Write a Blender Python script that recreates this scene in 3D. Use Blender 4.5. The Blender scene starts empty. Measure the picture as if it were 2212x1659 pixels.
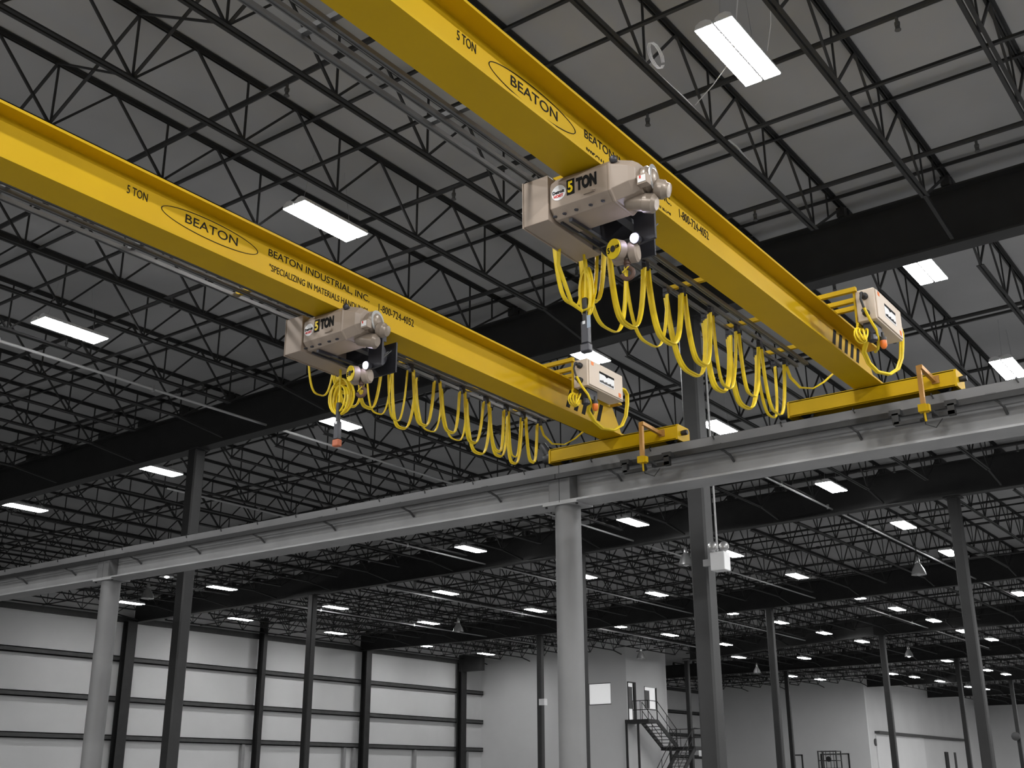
import bpy, math, random
from mathutils import Vector, Matrix
random.seed(7)
S = bpy.context.scene
C = S.collection
EYE = 1.6                                     # eye height; heights below are given over the eye and lifted by EYE

# ---------------------------------------------------------------- camera
cam = bpy.data.objects.new('camera', bpy.data.cameras.new('camera'))
C.objects.link(cam)
S.camera = cam
yaw, pit, rol = -.627047, .335893, -.003508
F = Vector((math.sin(yaw)*math.cos(pit), math.cos(yaw)*math.cos(pit), math.sin(pit)))
r0 = Vector((math.cos(yaw), -math.sin(yaw), 0)); u0 = r0.cross(F)
R = r0*math.cos(rol)+u0*math.sin(rol); U = -r0*math.sin(rol)+u0*math.cos(rol)
M = Matrix((R, U, -F)).transposed().to_4x4()
M.translation = (0, 0, EYE)
cam.matrix_world = M
cam.data.sensor_width = 36
cam.data.lens = 2467.3/2212*36
cam.data.clip_start = .05; cam.data.clip_end = 400
# ---------------------------------------------------------------- light and exposure
W = bpy.data.worlds.new('world'); S.world = W; W.use_nodes = True
W.node_tree.nodes['Background'].inputs[0].default_value = (.9, .9, .9, 1)
W.node_tree.nodes['Background'].inputs[1].default_value = .04
S.view_settings.view_transform = 'Standard'
S.view_settings.look = 'None'
S.view_settings.gamma = 1
S.view_settings.exposure = -0.4
LAMP = 88.0                                   # emission of the high-bay tubes
AREA = 300.0                                  # base watts of the area lamps out of view
for ax in (-22.9, -16.6, -10.3, -4.1, 2.2, 8.5, 14.8, 21.1):  # unseen lamps of the hall, extra rows added to brighten deck, runway and far walls
    for ay in (-27.8, -21.5, -15.2, -9.0, -2.7, 3.5) + ((9.8, 16.3, 21.8, 28.6, 35) if ax > 0 else ()) + ((42, 55, 68, 80, 92, 104, 116) if 0 < ax < 10 else (70, 82, 94, 106, 118) if -11 < ax < -4 else (96, 107, 118) if ax == -16.6 else ()):
        l = bpy.data.lights.new('unseen_bay_light', 'AREA'); l.shape = 'RECTANGLE'; l.size = .42; l.size_y = 1.2
        l.energy = AREA*(1.9 if ax > 0 or ay > 40 else .6) if ay > 0 else AREA*1.7
        o = bpy.data.objects.new('unseen_bay_light', l); o.location = (ax, ay, EYE+7.2); C.objects.link(o)

# ---------------------------------------------------------------- materials
def mat(name, col, rough=.5, metal=0, var=.12, scale=3.0, emit=0, bump=0, spec=.5):
    m = bpy.data.materials.new(name); m.use_nodes = True
    n = m.node_tree.nodes; L = m.node_tree.links; b = n['Principled BSDF']
    b.inputs['Roughness'].default_value = rough; b.inputs['Metallic'].default_value = metal
    b.inputs['Specular IOR Level'].default_value = spec
    if isinstance(col, (int, float)): col = (col, col, col)
    tc = n.new('ShaderNodeTexCoord'); no = n.new('ShaderNodeTexNoise')
    no.inputs['Scale'].default_value = scale; no.inputs['Detail'].default_value = 5
    L.new(tc.outputs['Object'], no.inputs['Vector'])
    rp = n.new('ShaderNodeValToRGB')
    rp.color_ramp.elements[0].position = .3; rp.color_ramp.elements[1].position = .7
    rp.color_ramp.elements[0].color = tuple(c*(1-var) for c in col)+(1,)
    rp.color_ramp.elements[1].color = tuple(min(1, c*(1+var)) for c in col)+(1,)
    L.new(no.outputs['Fac'], rp.inputs['Fac']); L.new(rp.outputs['Color'], b.inputs['Base Color'])
    if bump:
        bp = n.new('ShaderNodeBump'); bp.inputs['Strength'].default_value = bump; bp.inputs['Distance'].default_value = .01
        L.new(no.outputs['Fac'], bp.inputs['Height']); L.new(bp.outputs['Normal'], b.inputs['Normal'])
    if emit:
        b.inputs['Emission Color'].default_value = tuple(col)+(1,); b.inputs['Emission Strength'].default_value = emit
    return m
m_dark = mat('dark_painted_steel', .02, .55, var=.2)
m_col = mat('charcoal_column_paint', .019, .5, var=.15)
m_deck = mat('grey_roof_deck', .38, .8, var=.08, scale=.6)
m_wall = mat('white_wall_panel', .76, .7, var=.04, scale=.4)
m_plaster = mat('painted_wall', .85, .8, var=.04, scale=.3)
m_girt = mat('grey_girt_steel', .075, .6, var=.15)
m_floor = mat('sealed_concrete_floor', .16, .5, var=.12, scale=.5)
m_run = mat('grey_primer_steel', .33, .5, var=.14, scale=1.6)
m_cap = mat('darker_grey_channel', .15, .5, var=.12, scale=1.6)  # darker grey than the beam, for cap channel and stiffeners
m_rcol = mat('grey_column_paint', .16, .5, var=.1, scale=1.6)
m_yel = mat('crane_yellow_paint', (.50, .315, .002), .5, var=.06, scale=1.2, spec=.2)
m_cable = mat('yellow_festoon_cable', (.80, .58, .01), .45, var=.1, scale=6)
m_blk = mat('black_rubber', .015, .5)
m_ink = mat('black_lettering', .012, .75, var=.05, spec=.1)
m_beige = mat('beige_hoist_paint', (.30, .24, .19), .45, var=.07)
m_bdark = mat('dark_hoist_steel', (.035, .035, .042), .4, .3)
m_mot = mat('glossy_beige_casing', (.27, .22, .175), .32, .2, var=.05)
m_box = mat('light_beige_enclosure', (.60, .50, .40), .45, var=.04)
m_rail = mat('dull_galvanised_rail', .16, .36, .5, var=.1)
m_galv = mat('galvanised_conduit', .6, .32, .75, var=.08)
m_orange = mat('orange_beacon_lens', (.8, .18, .02), .3)
m_rust = mat('rusty_steel', (.07, .035, .022), .6, var=.3)
m_bronze = mat('bronze_paint', (.42, .22, .06), .4, .3)
m_cond = mat('pale_conduit_paint', .45, .35, .1, var=.06)
m_white = mat('white_enamel', .75, .4, var=.03)
m_red = mat('red_lettering', (.6, .03, .02), .5)
m_pend = mat('orange_handle', (.45, .12, .05), .5)
m_tag = mat('pale_blue_tag', (.35, .42, .5), .5)
m_lens = mat('lit_tube_lens', 1.0, .4, var=0, emit=LAMP)
m_led = mat('lit_warning_lamp', (.75, .72, 1.0), .3, var=0, emit=25)
m_bulb = mat('lit_bulb', 1.0, .3, var=0, emit=14)
m_lit = mat('lit_window_pane', .9, .5, var=.04, scale=.4, emit=.62)
m_gap = mat('dark_interior_door', .16, .6)
m_alu = mat('spun_aluminium_reflector', .45, .25, .7)
m_lift = mat('dark_lift_frame', .05, .5)

# ---------------------------------------------------------------- mesh helpers
class MB:
    def __init__(s): s.v = []; s.f = []; s.mi = []; s.k = 0
    def add(s, vs, fs):
        b = len(s.v); s.v += [tuple(p) for p in vs]; s.f += [tuple(i+b for i in q) for q in fs]; s.mi += [s.k]*len(fs)
        return s
    def box(s, x0, x1, y0, y1, z0, z1):
        return s.add([(x0,y0,z0),(x1,y0,z0),(x1,y1,z0),(x0,y1,z0),(x0,y0,z1),(x1,y0,z1),(x1,y1,z1),(x0,y1,z1)],
                     [(0,3,2,1),(4,5,6,7),(0,1,5,4),(1,2,6,5),(2,3,7,6),(3,0,4,7)])
    def bar(s, a, b, w, h, up=(0,0,1)):
        a, b = Vector(a), Vector(b); d = (b-a).normalized(); up = Vector(up)
        if abs(d.dot(up)) > .98: up = Vector((1,0,0))
        r = d.cross(up).normalized()*(w/2); u = r.cross(d).normalized()*(h/2)
        return s.add([a-r-u, a+r-u, a+r+u, a-r+u, b-r-u, b+r-u, b+r+u, b-r+u],
                     [(0,1,2,3),(7,6,5,4),(0,4,5,1),(1,5,6,2),(2,6,7,3),(3,7,4,0)])
    def tube(s, pts, r, n=8, ry=None, side=None, cap=True):
        """sweep a round (r) or flat (r along side, ry across) section along pts"""
        pts = [Vector(p) for p in pts]; ry = ry or r; b = len(s.v); pr = None
        for i, p in enumerate(pts):
            d = (pts[min(i+1, len(pts)-1)]-pts[max(i-1, 0)]).normalized()
            if side is not None: e = Vector(side); e = (e-d*e.dot(d)).normalized()
            elif pr is None:
                e = Vector((0,0,1)) if abs(d.z) < .9 else Vector((1,0,0)); e = (e-d*e.dot(d)).normalized()
            else: e = (pr-d*pr.dot(d)).normalized()
            pr = e; g = d.cross(e)
            for j in range(n):
                t = 2*math.pi*j/n; s.v.append(tuple(p+e*(math.cos(t)*r)+g*(math.sin(t)*ry)))
        fs = []
        for i in range(len(pts)-1):
            for j in range(n):
                k = (j+1) % n; fs.append((b+i*n+j, b+i*n+k, b+(i+1)*n+k, b+(i+1)*n+j))
        if cap: fs += [tuple(b+j for j in reversed(range(n))), tuple(b+(len(pts)-1)*n+j for j in range(n))]
        s.f += fs; s.mi += [s.k]*len(fs); return s
    def lathe(s, o, ax, prof, n=20):
        """prof: list of (distance along ax, radius)"""
        o = Vector(o); ax = Vector(ax).normalized()
        e = Vector((0,0,1)) if abs(ax.z) < .9 else Vector((1,0,0)); e = (e-ax*e.dot(ax)).normalized(); g = ax.cross(e)
        b = len(s.v)
        for t, r in prof:
            for j in range(n):
                q = 2*math.pi*j/n; s.v.append(tuple(o+ax*t+(e*math.cos(q)+g*math.sin(q))*r))
        fs = []
        for i in range(len(prof)-1):
            for j in range(n):
                k = (j+1) % n; fs.append((b+i*n+j, b+i*n+k, b+(i+1)*n+k, b+(i+1)*n+j))
        fs += [tuple(b+j for j in reversed(range(n))), tuple(b+(len(prof)-1)*n+j for j in range(n))]
        s.f += fs; s.mi += [s.k]*len(fs); return s
    def prism(s, poly, ax, a, b):
        """extrude a 2-D polygon along axis 'x','y' or 'z' from a to b"""
        n = len(poly)
        P = {'x': lambda p, t: (t, p[0], p[1]), 'y': lambda p, t: (p[0], t, p[1]), 'z': lambda p, t: (p[0], p[1], t)}[ax]
        return s.add([P(p, a) for p in poly]+[P(p, b) for p in poly],
                     [tuple(reversed(range(n))), tuple(range(n, 2*n))]+[(i, (i+1) % n, n+(i+1) % n, n+i) for i in range(n)])
    def mesh(s, name, mats):
        me = bpy.data.meshes.new(name); me.from_pydata(s.v, [], s.f)
        for m in (mats if isinstance(mats, (list, tuple)) else [mats]): me.materials.append(m)
        if any(s.mi): me.polygons.foreach_set('material_index', s.mi)
        me.update()
        import bmesh
        bm = bmesh.new(); bm.from_mesh(me); bmesh.ops.recalc_face_normals(bm, faces=bm.faces); bm.to_mesh(me); bm.free()
        return me
def smooth(me, ang=40):
    me.polygons.foreach_set('use_smooth', [True]*len(me.polygons))
    me.set_sharp_from_angle(angle=math.radians(ang))
def link(name, me, parent=None, loc=None):
    o = bpy.data.objects.new(name, me); C.objects.link(o)
    if parent: o.parent = parent
    if loc: o.location = loc
    return o
def obj(name, mb, m, parent=None, loc=None, sm=False, bev=0, label=None):
    me = mb.mesh(name, m)
    if sm: smooth(me)
    o = link(name, me, parent, loc)
    if bev:
        q = o.modifiers.new('bevel', 'BEVEL'); q.width = bev; q.segments = 2; q.limit_method = 'ANGLE'
    if label: o['label'] = label
    return o
def tag(o, label, cat, group=None, kind=None):
    o['label'] = label; o['category'] = cat
    if group: o['group'] = group
    if kind: o['kind'] = kind
    return o
def thing(name, label, cat, loc=(0,0,0), group=None):
    o = bpy.data.objects.new(name, None); C.objects.link(o); o.location = loc
    return tag(o, label, cat, group, 'thing')
def copy_tree(o, parent=None):
    c = o.copy(); C.objects.link(c); c.parent = parent
    for ch in [x for x in o.children]: copy_tree(ch, c)
    return c
def struct(name, mb, m, loc=None):
    o = obj(name, mb, m, None, loc); o['kind'] = 'structure'; return o
def isec(mb, p0, p1, w, d, tf, tw, ax):
    """I-section from p0 to p1 (bottom centre line); ax is 'x' or 'y'"""
    (x0,y0,z0), (x1,y1,z1) = p0, p1
    if ax == 'y':
        mb.box(x0-w/2, x0+w/2, y0, y1, z0, z0+tf); mb.box(x0-w/2, x0+w/2, y0, y1, z0+d-tf, z0+d); mb.box(x0-tw/2, x0+tw/2, y0, y1, z0+tf, z0+d-tf)
    else:                                      # may run a little askew in plan
        def sl(hw, a, b):
            mb.add([(x0,y0-hw,a),(x1,y1-hw,a),(x1,y1+hw,a),(x0,y0+hw,a),(x0,y0-hw,b),(x1,y1-hw,b),(x1,y1+hw,b),(x0,y0+hw,b)],
                   [(0,3,2,1),(4,5,6,7),(0,1,5,4),(1,2,6,5),(2,3,7,6),(3,0,4,7)])
        sl(w/2, z0, z0+tf); sl(w/2, z0+d-tf, z0+d); sl(tw/2, z0+tf, z0+d-tf)
    return mb
def letters(txt, bold=0):
    cu = bpy.data.curves.new('lettering', 'FONT'); cu.body = txt; cu.offset = bold; cu.extrude = .004; cu.resolution_u = 4
    o = bpy.data.objects.new('lettering', cu); C.objects.link(o)
    dg = bpy.context.evaluated_depsgraph_get()
    me = bpy.data.meshes.new_from_object(o.evaluated_get(dg)); bpy.data.objects.remove(o); bpy.data.curves.remove(cu)
    return me
def text(txt, m, parent, u0, u1, v0, v1, place, bold=0, name='lettering', th=.003):
    """fit the words into u0..u1 by v0..v1; place(u, v, w) gives the point, w is the lift off the surface"""
    me = letters(txt, bold)
    xs = [v.co.x for v in me.vertices]; ys = [v.co.y for v in me.vertices]
    a, b, c, d = min(xs), max(xs), min(ys), max(ys)
    for v in me.vertices:
        v.co = Vector(place(u0+(v.co.x-a)/(b-a)*(u1-u0), v0+(v.co.y-c)/(d-c)*(v1-v0), th if v.co.z > 0 else 0))
    me.materials.clear(); me.materials.append(m)
    me.update()
    return link(name, me, parent)
Z = EYE
ORD = ['first','second','third','fourth','fifth','sixth','seventh','eighth','ninth','tenth','eleventh','twelfth','thirteenth','fourteenth','fifteenth','sixteenth',
       'seventeenth','eighteenth','nineteenth','twentieth','twenty-first','twenty-second','twenty-third','twenty-fourth','twenty-fifth','twenty-sixth','twenty-seventh',
       'twenty-eighth','twenty-ninth','thirtieth','thirty-first','thirty-second']

# ---------------------------------------------------------------- setting
XW = -45.6                                    # wall of white panels
struct('floor', MB().box(-47, 40, -40, 128, -.2, 0), m_floor)
dk = MB().box(-47, 40, -40, 128, Z+8.15, Z+8.3)
struct('ceiling', dk, m_deck)
struct('wall_left', MB().box(XW-.2, XW, -40, 128, 0, Z+8.15), m_wall)
struct('wall_back', MB().box(XW, -32, 91, 91.25, 0, Z+8.15), m_plaster)
struct('wall_side', MB().box(-32.2, -32, 91.25, 126, 0, Z+8.15), m_wall)
struct('wall_far', MB().box(-32.2, 16, 126, 126.25, 0, Z+8.15), m_wall)
# girts along the panelled wall
for i, (z, lab) in enumerate(((5.36,'top'),(3.6,'middle'),(1.95,'bottom'))):
    for j, (y0, y1) in enumerate(((-12, 59.45), (64.3, 90.95))):
        o = struct('trim_%d' % (1+i*2+j), MB().box(XW, XW+.2, y0, y1, Z+z-.12, Z+z-.08).box(XW, XW+.03, y0, y1, Z+z-.12, Z+z+.12).box(XW, XW+.2, y0, y1, Z+z+.08, Z+z+.12).box(XW+.17, XW+.2, y0, y1, Z+z-.12, Z+z+.12), m_girt)
struct('trim_7', MB().box(XW, XW+.12, -12, 91, Z+7.0, Z+7.25), m_girt)

# ---------------------------------------------------------------- roof girders (a slight skew in plan follows the site)
GY = [lambda x: .1, lambda x: 15.30-.027*(x+2.5), lambda x: 29.85-.07*x, lambda x: (43.4-.155*x if x > -31 else 48.2), lambda x: 58.9-(.394 if x < -19.9 else .045)*(x+19.9),
      lambda x: 73.2-.08*(x+20), lambda x: 91.6, lambda x: 107.0, lambda x: 122.0]
GX = [-45.55, -33.1, -19.9, -7.6, 5.2]
GNAME = ['over the cranes','first behind the runway','second behind the runway','third behind the runway','fourth behind the runway','fifth behind the runway','sixth behind the runway','seventh behind the runway','last before the far wall']
SEG = ['first bay from panelled wall','second bay from panelled wall','third bay from panelled wall','fourth bay from panelled wall']
GR = {0:(2,3), 1:(0,1,2,3), 2:(0,1,2,3), 3:(0,1,2,3), 4:(1,2), 5:(0,1,2), 6:(1,2), 7:(1,2), 8:(1,2)}
for g, segs in GR.items():
    for s in segs:
        xa, xb = GX[s], GX[s+1]
        if g >= 6 and xa < -31.9: xa = -31.9
        mb = MB(); isec(mb, (xa, GY[g](xa), Z+7.03), (xb, GY[g](xb), Z+7.03), .3, .9, .03, .02, 'x')
        o = obj('roof_girder', mb, m_dark)
        tag(o, 'dark roof girder line %s, its %s' % (GNAME[g], SEG[s]), 'girder', 'roof girders', 'thing')

# ---------------------------------------------------------------- open-web joists
def joist_parts(n=4, p=1.57):
    tc = MB(); bc = MB(); wb = MB()
    for sx in (-1, 1):
        a, b = sorted((sx*.012, sx*.055)); c, d = sorted((sx*.012, sx*.02))
        tc.box(a, b, -7.6, 7.6, .89, .90).box(c, d, -7.6, 7.6, .845, .89)
        bc.box(a, b, -6.3, 6.3, 0, .009).box(c, d, -6.3, 6.3, .009, .05)
    for e in (-1, 1): tc.box(-.06, .06, *sorted((e*7.45, e*7.6)), .70, .845)
    for k in range(-n, n+1):
        y = k*p
        wb.bar((0, y, .02), (0, y, .88), .022, .022)
        for e in (-1, 1):
            t = y+e*p/2
            if abs(t) < 6.9: wb.bar((0, y, .02), (0, t, .88), .028, .028)
    for e in (-1, 1):
        wb.bar((0, e*n*p, .02), (0, e*7.5, .85), .03, .03)
        wb.bar((0, e*6.9, .45), (0, e*6.9, .88), .022, .022)
    return tc, bc, wb
tc, bc, wb = joist_parts()
M_ex = MB().bar((0, 6.25, .02), (0, 7.42, -.14), .05, .05).mesh('chord_extension', m_dark)
M_tc, M_bc, M_wb = tc.mesh('top_chord', m_dark), bc.mesh('bottom_chord', m_dark), wb.mesh('web', m_dark)
allj = MB()
for q in (tc, bc, wb): allj.add(q.v, q.f)
M_j = allj.mesh('roof_joist', m_dark)
allj.bar((0, 6.25, .02), (0, 7.42, -.14), .05, .05)
M_jx = allj.mesh('roof_joist', m_dark)
BAYN = ['the bay over the cranes','the bay behind the runway','second bay behind the runway','third bay behind the runway','fourth bay behind the runway',
        'fifth bay behind the runway','sixth bay behind the runway','the last bay before the far wall']
KR = [(-3, 18), (-2, 26), (0, 26), (2, 26), (4, 26), (5, 26), (8, 17), (10, 17)]
JX = lambda k: -3.43-1.533*k-.0025*k*abs(k)
for bay, (k0, k1) in enumerate(KR):
    for k in range(k1, k0-1, -1):
        x = JX(k)
        y0, y1 = GY[bay](x), GY[bay+1](x)
        if bay == 3 and x < -34.7: y1 = min(y1, 59.42)
        if bay == 5 and x < -31.9: y1 = min(y1, 90.95)
        n = 27-k if k1 == 26 else (k1+1-k)
        ref = 'from the panelled wall' if k1 == 26 else ('from its far end' if bay == 0 else 'from the side wall')
        lab = 'dark roof joist, %s %s, in %s' % (ORD[n-1], ref, BAYN[bay])
        if bay == 4 and x < -34.5: continue                         # the office block stands here
        sy = (y1-y0)/15.24
        if bay < 3:
            t = thing('roof_joist', lab, 'joist', (x, (y0+y1)/2, Z+7.24), 'roof joists'); t.scale = (1, sy, 1)
            link('top_chord', M_tc, t); link('bottom_chord', M_bc, t); link('web', M_wb, t)
            if k % 2 == 0: link('chord_extension', M_ex, t)
        else:
            t = link('roof_joist', M_j if k % 2 else M_jx, None, (x, (y0+y1)/2, Z+7.24)); t.scale = (1, sy, 1)
            tag(t, lab, 'joist', 'roof joists', 'thing')
# bridging angles across the joists
BRN = ['over the cranes','in first bay behind runway','in second bay behind runway','in third bay behind runway','in fourth bay behind runway','in fifth bay behind runway']
def bridging(bay, off, top, i, x0, x1):
    if bay == 3 and off > 0: x0 = -34.4
    z = Z+(8.07 if top else 7.265)
    y0 = GY[bay](x0)*.5+GY[bay+1](x0)*.5+off; y1 = GY[bay](x1)*.5+GY[bay+1](x1)*.5+off
    mb = MB().bar((x0, y0, z), (x1, y1, z), .045, .008).bar((x0, y0, z+.02), (x1, y1, z+.02), .008, .045)
    o = obj('bridging_bar', mb, m_dark)
    tag(o, 'thin bridging bar on %s chords, %s from the viewer %s' % ('top' if top else 'bottom', ORD[i], BRN[bay]), 'bridging bar', 'joist bridging bars')
for bay in range(6):
    xr = (2, -.5, -5, -8, -11, -13)[bay]
    xl = (-31, -45.4, -45.4, -45.4, -34.4, -45.4)[bay]
    for i, off in enumerate((-3.9, .95, 3.45)): bridging(bay, off, False, i, xl, xr)
    for i, off in enumerate((-5.1, 1.05, 5.1, 7.15)): bridging(bay, off, True, i, xl, xr)
for i, k in enumerate(range(0, 14)):                               # crossed braces between joists in the nearest bay
    xa, xb, y = JX(k), JX(k+1), 6.18
    mb = MB().bar((xa, y, Z+7.28), (xb, y, Z+8.1), .035, .02).bar((xa, y+.03, Z+8.1), (xb, y+.03, Z+7.28), .035, .02)
    tag(obj('cross_brace', mb, m_dark), 'dark crossed brace between joists over the cranes, %s from the viewer side' % ORD[i], 'brace', 'crossed joist braces')

# ---------------------------------------------------------------- sprinkler pipes with heads
M_head = MB().lathe((0,0,0), (0,0,-1), [(0,.018),(.06,.018),(.065,.03),(.1,.03),(.105,.012)], 8).box(-.025,.025,-.004,.004,-.155,-.1).lathe((0,0,-.155), (0,0,-1), [(0,.035),(.008,.035)], 8).mesh('sprinkler_head', m_girt)
i = 0
for bay in range(6):
    for off in ((7.5, 10.55, 13.6) if bay == 0 else (1.4, 4.4, 7.45, 10.5, 13.55) if bay < 3 else (2.4, 7.6, 12.8)):
        yf_ = lambda x: GY[bay](x)+off*(GY[bay+1](x)-GY[bay](x))/15.24
        x1 = (3, 0, -5, -8, -11, -13)[bay]
        x0 = -34.4 if bay == 4 or (bay == 3 and off > 12) else -45.3
        t = thing('sprinkler_pipe', 'dark sprinkler pipe across the joists, %s counting back from the viewer' % ORD[i], 'pipe', (0,0,0), 'sprinkler pipes'); i += 1
        xs = [x0]+[q for q in (-31, -19.9) if x0 < q < x1]+[x1]
        pipe = MB().tube([(q, yf_(q), Z+7.68) for q in xs], .036, 8)
        for q in range(5):
            cx = x1-3.4-q*6.1
            if cx > x0: pipe.tube([(cx-.05, yf_(cx-.05), Z+7.68), (cx+.05, yf_(cx+.05), Z+7.68)], .052, 8)
        obj('pipe_run', pipe, m_dark, t, sm=True)
        if bay < 2:
            for j in range(-1, 9):
                hx = -2.65-3.05*j
                if hx < x1-.2: link('sprinkler_head', M_head, t, (hx, yf_(hx), Z+7.65))

# ---------------------------------------------------------------- building columns
def hss(w): 
    r = .03; h = w/2
    return [(-h+r,-h),(h-r,-h),(h,-h+r),(h,h-r),(h-r,h),(-h+r,h),(-h,h-r),(-h,-h+r)]
def column(name, x, y, w, top, lab, m=m_col):
    t = thing(name, lab, 'column', (x, y, 0), 'building columns')
    obj('shaft', MB().prism(hss(w), 'z', .03, Z+top-.03), m, t)
    obj('cap_plate', MB().box(-w*.8, w*.8, -w*.62, w*.62, Z+top-.03, Z+top), m_dark, t)
    obj('base_plate', MB().box(-w*.85, w*.85, -w*.85, w*.85, 0, .03), m_dark, t)
    return t
COLS = [(-20.06, 15.72, 'dark square column behind the grey runway column nearer the panelled wall'),
        (-7.68, 15.45, 'tall dark square column carrying the white emergency light'),
        (-32.9, 32.0, 'dark square column just in front of the panelled wall, on the second girder line'),
        (-19.9, 31.2, 'dark square column hidden behind the middle grey runway column'),
        (-7.82, 30.5, 'tall dark square column near the picture edge with lights behind it'),
        (-33.38, 48.4, 'slim dark column with a small white box, before the white block wall'),
        (-20.07, 46.4, 'dark square column standing before the plain back wall, nearer one'),
        (-33.5, 64.4, 'dark column beside the steel stair'),
        (-31.37, 74.5, 'slim dark column before the plain back wall, farther one'),
        (-19.5, 58.9, 'slim dark column crossing the long dark canopy line'),
        (-19.77, 73.0, 'slim dark column beside the end of the long canopy line'),
        (-21.15, 91.6, 'slim far column before the far wall with a round bell on it')]
for x, y, lab in COLS: column('steel_column', x, y, .28 if y < 60 else .26, 7.03, lab)
# wall columns (wide flange) on the panelled wall
for y, w, lab in ((32.6, .5, 'thick dark wall column at the end of the second girder line'), (40.65, .24, 'thin dark wall column midway between two thick ones'),
                  (48.4, .42, 'thick dark wall column at the end of the third girder line'), (57.0, .5, 'thick dark wall column close to the white block')):
    mb = MB(); h = Z+7.03+(1.0 if w < .3 else 0)
    mb.box(XW+.2, XW+.23, y-w/2, y+w/2, 0, h).box(XW+.55, XW+.58, y-w/2, y+w/2, 0, h).box(XW+.23, XW+.55, y-.012, y+.012, 0, h)
    tag(obj('wall_column', mb, m_dark), lab, 'column', 'wall columns', 'thing')
tag(obj('roof_girder', MB().box(XW+.3, -43.6, 56.8, 57.2, Z+6.5, Z+7.5), m_dark), 'short dark girder stub over the wall column beside the white block', 'girder', 'roof girders', 'thing')
for i, y in enumerate((31.4, 40.0, 47.15, 47.9, 53.0, 57.9)):
    tag(obj('jamb_post', MB().box(XW+.02, XW+.2, y-.09, y+.09, 0, Z+1.83), m_run), 'short grey jamb post under the lowest girt, %s from the viewer' % ORD[i], 'post', 'jamb posts on the panelled wall')

# ---------------------------------------------------------------- fluorescent high bays
def make_fixture():
    t = bpy.data.objects.new('high_bay_fixture', None); C.objects.link(t)
    hb = MB()
    for s in (-1, 1):
        c = s*.11
        hb.prism([(c-.1, .0), (c+.1, .0), (c+.085, .055), (c+.03, .085), (c-.03, .085), (c-.085, .055)], 'y', -.61, .61)
    hb.box(-.05, .05, -.5, .5, .06, .12)
    obj('housing', hb, m_white, t)
    for s in (-1, 1): obj('lens', MB().box(s*.11-.092, s*.11+.092, -.6, .6, -.012, -.001), m_lens, t)
    for s in (-1, 1): obj('hanger_wire', MB().tube([(0, s*.45, .1), (0, s*.3, .895)], .003, 5), m_galv, t)
    return t
FIX = [(-4.05, 9.69), (-10.28, 9.87), (-16.6, 10.16), (-4.17, 16.23), (-10.2, 16.26), (-16.67, 16.6), (-22.96, 16.87), (-29.19, 17.2), (-4.25, 21.67), (-10.28, 21.89),
       (-10.3, 28.41), (-16.62, 29.01), (-22.98, 29.37), (-35.66, 29.75), (-41.8, 30.0), (-10.31, 34.23), (-16.5, 35.3), (-22.8, 36.0), (-29.4, 35.96), (-35.84, 36.25), (-41.99, 36.27),
       (-10.5, 39.6), (-16.44, 40.81), (-22.76, 41.45), (-29.37, 42.27), (-35.87, 42.61), (-42.18, 42.75), (-10.4, 45.7), (-16.5, 47.2), (-22.8, 48.2), (-29.3, 49.2), (-42.3, 49.8),
       (-10.8, 50.4), (-16.29, 51.69), (-22.32, 52.77), (-28.94, 53.91), (-42.16, 55.45), (-16.17, 56.64), (-22.21, 58.1), (-28.58, 59.6), (-16.2, 61.7), (-21.96, 62.96), (-16.0, 66.4),
       (-28.0, 69.5), (-31.0, 66.5), (-21.4, 76.8), (-33.8, 81.2), (-33.2, 85.2), (-27.3, 83.9), (-21.1, 85.2), (-26.9, 87.6), (-20.9, 89.4), (-26.5, 92.5), (-26.3, 99.7), (-25.9, 103.1)]
FL = {0: 'large blazing fixture near the top, over the lettered crane nearer the viewer', 1: 'blazing fixture hanging between the two yellow cranes', 2: 'blazing fixture below the farther crane, by a pale pipe',
      3: 'fixture under the dark girder above the nearer crane panel box', 4: 'fixture glaring just above the farther crane panel box', 5: 'fixture behind the hanging pendant of the farther crane',
      6: 'fixture beside the dark column top, in front of the girder behind the runway', 7: 'fixture nearest the picture edge, under the girder behind the runway', 8: 'fixture just above the runway rail end, by the nearer crane truck',
      9: 'fixture just over the runway beside the dark column'}
proto = make_fixture()
ROWS = sorted(set(round(x/6.33) for x, y in FIX))
for i, (x, y) in enumerate(FIX):
    o = proto if i == 0 else copy_tree(proto)
    q_ = 1 if y < 60 else .98                   # the far rows hang a little lower
    o.location = (x*q_, y*q_, Z+7.26*q_)
    row = [q for q in FIX if round(q[0]/6.33) == round(x/6.33)]; row.sort(key=lambda q: q[1])
    n = row.index((x, y)); r = sorted(ROWS).index(round(x/6.33))
    lab = FL.get(i) or 'lit fixture, %s going back in the %s row from the panelled wall' % (ORD[n], ORD[r])
    if y >= 60: o.scale = (1, 1, 1.16)
    tag(o, lab, 'light', 'fluorescent high bays', 'thing')
# conduits feeding the rows
def conduit(pts, r, lab, clamps=()):
    t = thing('conduit', lab, 'conduit', (0,0,0), 'electrical conduits')
    obj('tube', MB().tube(pts, r, 8), m_cond, t, sm=True)
    for p in clamps:
        obj('clamp', MB().box(p[0]-.03, p[0]+.03, p[1]-.02, p[1]+.02, p[2]-.03, p[2]+.1), m_galv, t)
for x, ya, yb, ref in ((-17.83, 6.5, 46, 'over the farther crane, second from the viewer'), (-11.14, 24, 47, 'over the middle grey runway column'), (-24.02, 18, 60, 'third from the viewer'),
                       (-30.2, 33, 62, 'fourth from the viewer'), (-36.6, 33, 58, 'nearest the panelled wall'), (-17.1, 50, 70, 'far back beyond the third girder')):
    conduit([(x, ya, Z+7.19), (x, yb, Z+7.19)], .028, 'pale conduit along the joists, ' + ref, [(x, yy, Z+7.17) for yy in (ya+3.1, ya+6.3, ya+9.4)])
w = MB()
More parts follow.
